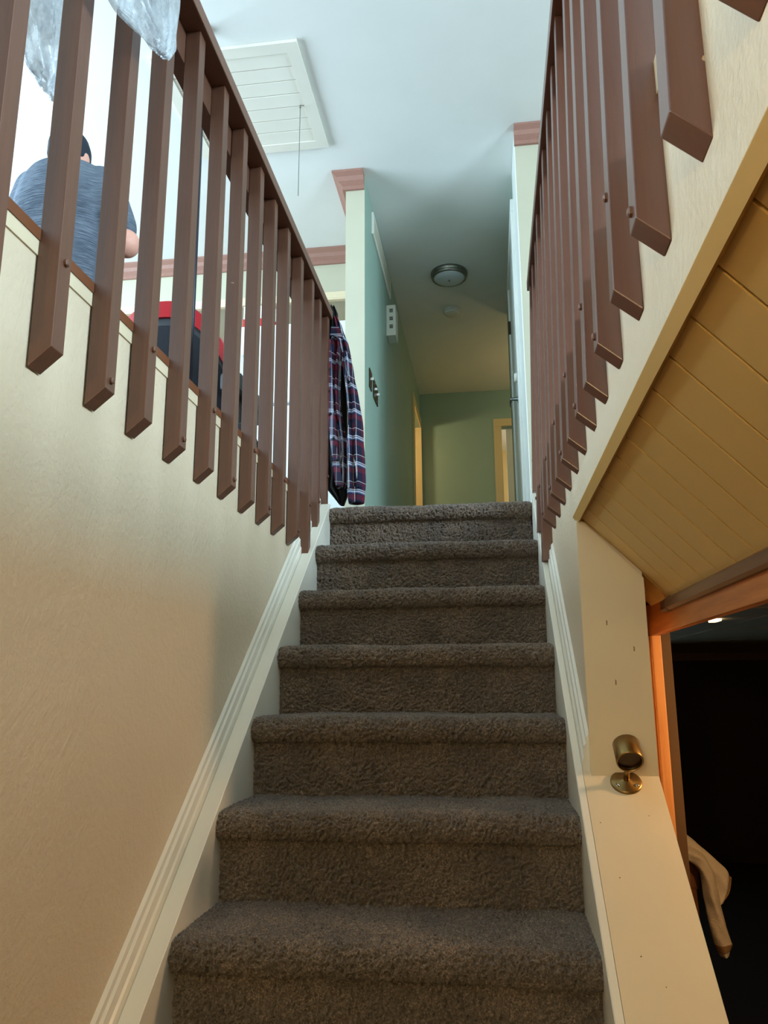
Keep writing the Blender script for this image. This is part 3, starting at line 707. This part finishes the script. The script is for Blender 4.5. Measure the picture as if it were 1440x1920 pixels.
for px, py in ((617, 660), (618.5, 698), (620, 740), (623, 783), (629, 828), (636, 868)):
    lathe('button', [(0, 0), (.0055, 0), (.0055, .002), (.003, .003), (0, .0025)], 'black_plastic', pk, 12, Matrix.Translation((wx(px), 3.001, wz(py))) @ Matrix.Rotation(math.pi/2, 4, 'X'))

# ---------------------------------------------------------------- plastic bags hung on the left handrail
def bag(name, label, x, rows, seed, tip):
    r = tag(empty(name), label, 'plastic bag', None); rings = []; n = 110; rr = []
    for i in range(len(rows)-1):
        for k in range(16):
            t = k/16; rr.append(tuple(a+(b-a)*t for a, b in zip(rows[i], rows[i+1])))
    rr.append(rows[-1])
    for z, ya, yb, th in rr:
        ring = []
        for k in range(n):
            a = 2*math.pi*k/n; u = .5+.5*math.cos(a); y = ya+(yb-ya)*u
            cr = noise.noise(Vector((u*7+seed, z*9, math.sin(a)+seed)))*.35+abs(noise.noise(Vector((u*13, z*22, seed+3))))*.45
            ty, tz = tip
            phi = math.atan2(y-ty, z-tz); fold = abs(math.sin(phi*9+noise.noise(Vector((phi*3, z*5, seed)))*2.2))
            ring.append((x+math.sin(a)*th*(.7+cr*.8)+math.copysign(1, math.sin(a)+1e-6)*(fold-.4)*min(.012, th*.7), y+cr*.008, z+cr*.012))
        rings.append(ring)
    bm = bmesh.new(); loftbm(bm, rings); o = fin('film', bm, 'clear_plastic', r, True)
    return r, o
r, o = bag('plastic_bag', 'crumpled clear plastic bag hanging in front of the left balusters', -.580, [(1.56, 1.00, 1.23, .006), (1.42, .95, 1.25, .012), (1.31, .93, 1.262, .016), (1.23, .94, 1.262, .018), (1.185, .955, 1.235, .016), (1.15, .97, 1.165, .012), (1.12, .98, 1.09, .010), (1.10, .985, 1.04, .006)], 2, (1.22, 1.15))
tube('tie', [(-.61, 1.15, 1.50), (-.60, 1.13, 1.555), (-.66, 1.13, 1.56), (-.715, 1.13, 1.553), (-.715, 1.13, 1.45)], .006, 'clear_plastic', r, 8)
r, o = bag('plastic_bag', 'clear plastic bag drooping behind the two nearest left balusters', -.745, [(1.50, .96, 1.10, .008), (1.35, .94, 1.15, .02), (1.2, .95, 1.17, .03), (1.10, 1.0, 1.165, .03), (1.05, 1.06, 1.16, .02), (1.035, 1.09, 1.15, .008)], 8, (1.12, 1.0))
tube('tie', [(-.735, 1.05, 1.46), (-.72, 1.05, 1.556), (-.66, 1.05, 1.56), (-.607, 1.05, 1.55), (-.607, 1.05, 1.51)], .006, 'clear_plastic', r, 8)

# ---------------------------------------------------------------- towel and chair in the dark room
cy = 3.2; K = cy/3.0
tc_ = tag(empty('towel_rack'), 'wooden rack standing in the dark room under a beige towel', 'rack')
def cwx(px): return (.606+(px-1265)*.00162)*K
def cwz(py): return (-.488-(py-1555)*.00166)*K
xp = cwx(1290)
for x in (xp, xp-.145):
    box('post', (x-.016, cy-.016, ZB+.04), (x+.016, cy+.016, cwz(1612)), 'chair_wood', tc_, .004)
    box('foot', (x-.02, cy-.22, ZB), (x+.02, cy+.22, ZB+.045), 'chair_wood', tc_, .006)
for za, zb in ((cwz(1668), cwz(1618)), (-1.25, -1.20)): box('rail', (xp-.165, cy-.02, za), (cwx(1304), cy+.02, zb), 'chair_wood', tc_, .008)
tw = tag(empty('towel'), 'beige terry towel draped over the wooden rack in the dark room', 'towel')
def cat(P, sub=8):
    P = [Vector(p) for p in P]; out = []
    for i in range(len(P)-1):
        p0, p1, p2, p3 = P[max(i-1, 0)], P[i], P[i+1], P[min(i+2, len(P)-1)]
        for k in range(sub):
            t = k/sub; out.append(.5*((2*p1)+(p2-p0)*t+(2*p0-5*p1+4*p2-p3)*t*t+(3*p1-p0-3*p2+p3)*t**3))
    return out+[P[-1]]
def sheet(name, edgeA, edgeB, th, mat, bul=.02, n=16, seed=0):
    bm = bmesh.new(); rings = []
    for a, b in zip(cat(edgeA), cat(edgeB)):
        ring = []
        for k in range(2*n):
            ang = 2*math.pi*k/(2*n); t = .5-.5*math.cos(ang); p = a.lerp(b, t)
            side = math.sin(ang); p.y += -bul*math.sin(math.pi*t)-side*th*.5+.004*math.sin(t*8+p.z*30+seed)
            w = noise.noise(p*26+Vector((seed, 0, 0)))*.005+noise.noise(p*150)*.0012; p.y += w; p.x += w*.6
            ring.append(p)
        rings.append(ring)
    loftbm(bm, rings); return fin(name, bm, mat, tw, True)
def q(px, py, dy=0): return (cwx(px), cy+dy, cwz(py))
sheet('outer_fold', [q(1225, 1556, -.02), q(1250, 1590, -.025), q(1285, 1610, -.03), q(1312, 1640, -.03), q(1326, 1675, -.03), q(1332, 1692, -.03)], [q(1262, 1548, -.02), q(1290, 1566, -.03), q(1318, 1590, -.035), q(1344, 1613, -.035), q(1363, 1638, -.035), q(1346, 1684, -.03)], .034, 'terry', .02, seed=1)
sheet('inner_fold', [q(1235, 1600, -.06), q(1262, 1608, -.06), q(1284, 1612, -.062), q(1300, 1632, -.065), q(1304, 1680, -.065), q(1310, 1730, -.065), q(1319, 1764, -.065)], [q(1250, 1574, -.055), q(1282, 1580, -.06), q(1310, 1596, -.065), q(1326, 1630, -.07), q(1336, 1690, -.07), q(1344, 1735, -.07), q(1350, 1760, -.07)], .036, 'terry', .012, seed=4)
sheet('hem_band', [q(1318, 1761, -.066), q(1321, 1774, -.066)], [q(1350.5, 1757, -.071), q(1346, 1769, -.07)], .036, 'terry_band', .012, seed=4)
sheet('hem_tail', [q(1322, 1773, -.064), q(1327, 1783, -.064)], [q(1346, 1768, -.068), q(1343, 1779, -.068)], .030, 'terry', .01, seed=4)
sheet('hem_edge', [q(1333, 1688, -.034), q(1350, 1664, -.036), q(1358, 1636, -.038)], [q(1343, 1688, -.034), q(1359, 1668, -.036), q(1366, 1640, -.038)], .03, 'terry_band', .006, seed=2)

# ---------------------------------------------------------------- lamps of the place, plus one added fill lamp for the hall
def point(name, loc, power, col, size, parent=None):
    d = bpy.data.lights.new(name, 'POINT'); d.energy = power; d.color = col; d.shadow_soft_size = size
    o = bpy.data.objects.new(name, d); C.objects.link(o); o.location = loc
    if parent: o.parent = parent
    return o
WARM = (1, .78, .38)
lp = tag(empty('landing_lamp'), 'warm globe ceiling lamp over the lower landing', 'lamp')
lathe('base', [(0, 0), (.08, 0), (.08, .015), (.05, .02), (0, .02)], 'nickel', lp, 24, Matrix.Translation((-.38, -1.05, .38)))
bm = bmesh.new(); bmesh.ops.create_uvsphere(bm, u_segments=24, v_segments=16, radius=.05, matrix=Matrix.Translation((-.38, -1.05, .335))); fin('globe', bm, 'lit_globe', lp, True)
point('landing_bulb', (-.38, -1.05, .20), 18, WARM, .05, lp)
lp2 = tag(empty('room_lamp'), 'warm pendant lamp in the dark lower room', 'lamp')
lathe('shade', [(0, -.02), (.05, -.015), (.075, .0), (.05, .07), (.012, .09), (0, .09)], 'lit_globe', lp2, 24, Matrix.Translation((.97, 1.80, .14)))
tube('cord', [(.97, 1.80, .22), (.97, 1.80, .43)], .004, 'black_plastic', lp2, 8)
point('room_bulb', (.97, 1.80, .06), 13, (1, .62, .32), .05, lp2)
lp3 = tag(empty('tube_light'), 'bright sliver of a ceiling light beyond the wood header', 'light fixture')
box('tube_light_body', (1.475, 5.52, .412), (1.525, 5.66, .4295), 'lit_tube', lp3, .004)
lp6 = tag(empty('hall_fill_lamp'), 'added warm fill lamp, unseen around the corner at the far end of the hall', 'lamp')  # unseen lamp, added to brighten the hall walls and ceiling
lathe('shade', [(0, 0), (.12, 0), (.08, .16), (0, .16)], 'lit_globe', lp6, 24, Matrix.Translation((1.1, 7.1, 2.6)))
tube('cord', [(1.1, 7.1, 2.76), (1.1, 7.1, ZC)], .006, 'white_plastic', lp6, 8)
point('hall_fill_bulb', (1.1, 7.1, 2.45), 1.8, (1, .80, .45), .08, lp6)
lp4 = tag(empty('bedroom_lamp'), 'warm lamp in the room left of the hall end', 'lamp')
lathe('shade', [(0, 0), (.12, 0), (.08, .16), (0, .16)], 'lit_globe', lp4, 24, Matrix.Translation((-1.6, 7.5, 2.6)))
tube('cord', [(-1.6, 7.5, 2.76), (-1.6, 7.5, ZC)], .006, 'white_plastic', lp4, 8)
point('bedroom_bulb', (-1.6, 7.5, 2.5), 24, (1, .78, .42), .08, lp4)
lp5 = tag(empty('end_room_lamp'), 'warm lamp in the room beyond the hall end door', 'lamp')
lathe('shade', [(0, 0), (.12, 0), (.08, .16), (0, .16)], 'lit_globe', lp5, 24, Matrix.Translation((.9, 9.2, 2.6)))
tube('cord', [(.9, 9.2, 2.76), (.9, 9.2, ZC)], .006, 'white_plastic', lp5, 8)
point('end_room_bulb', (.9, 9.2, 2.5), 12, (1, .80, .45), .08, lp5)
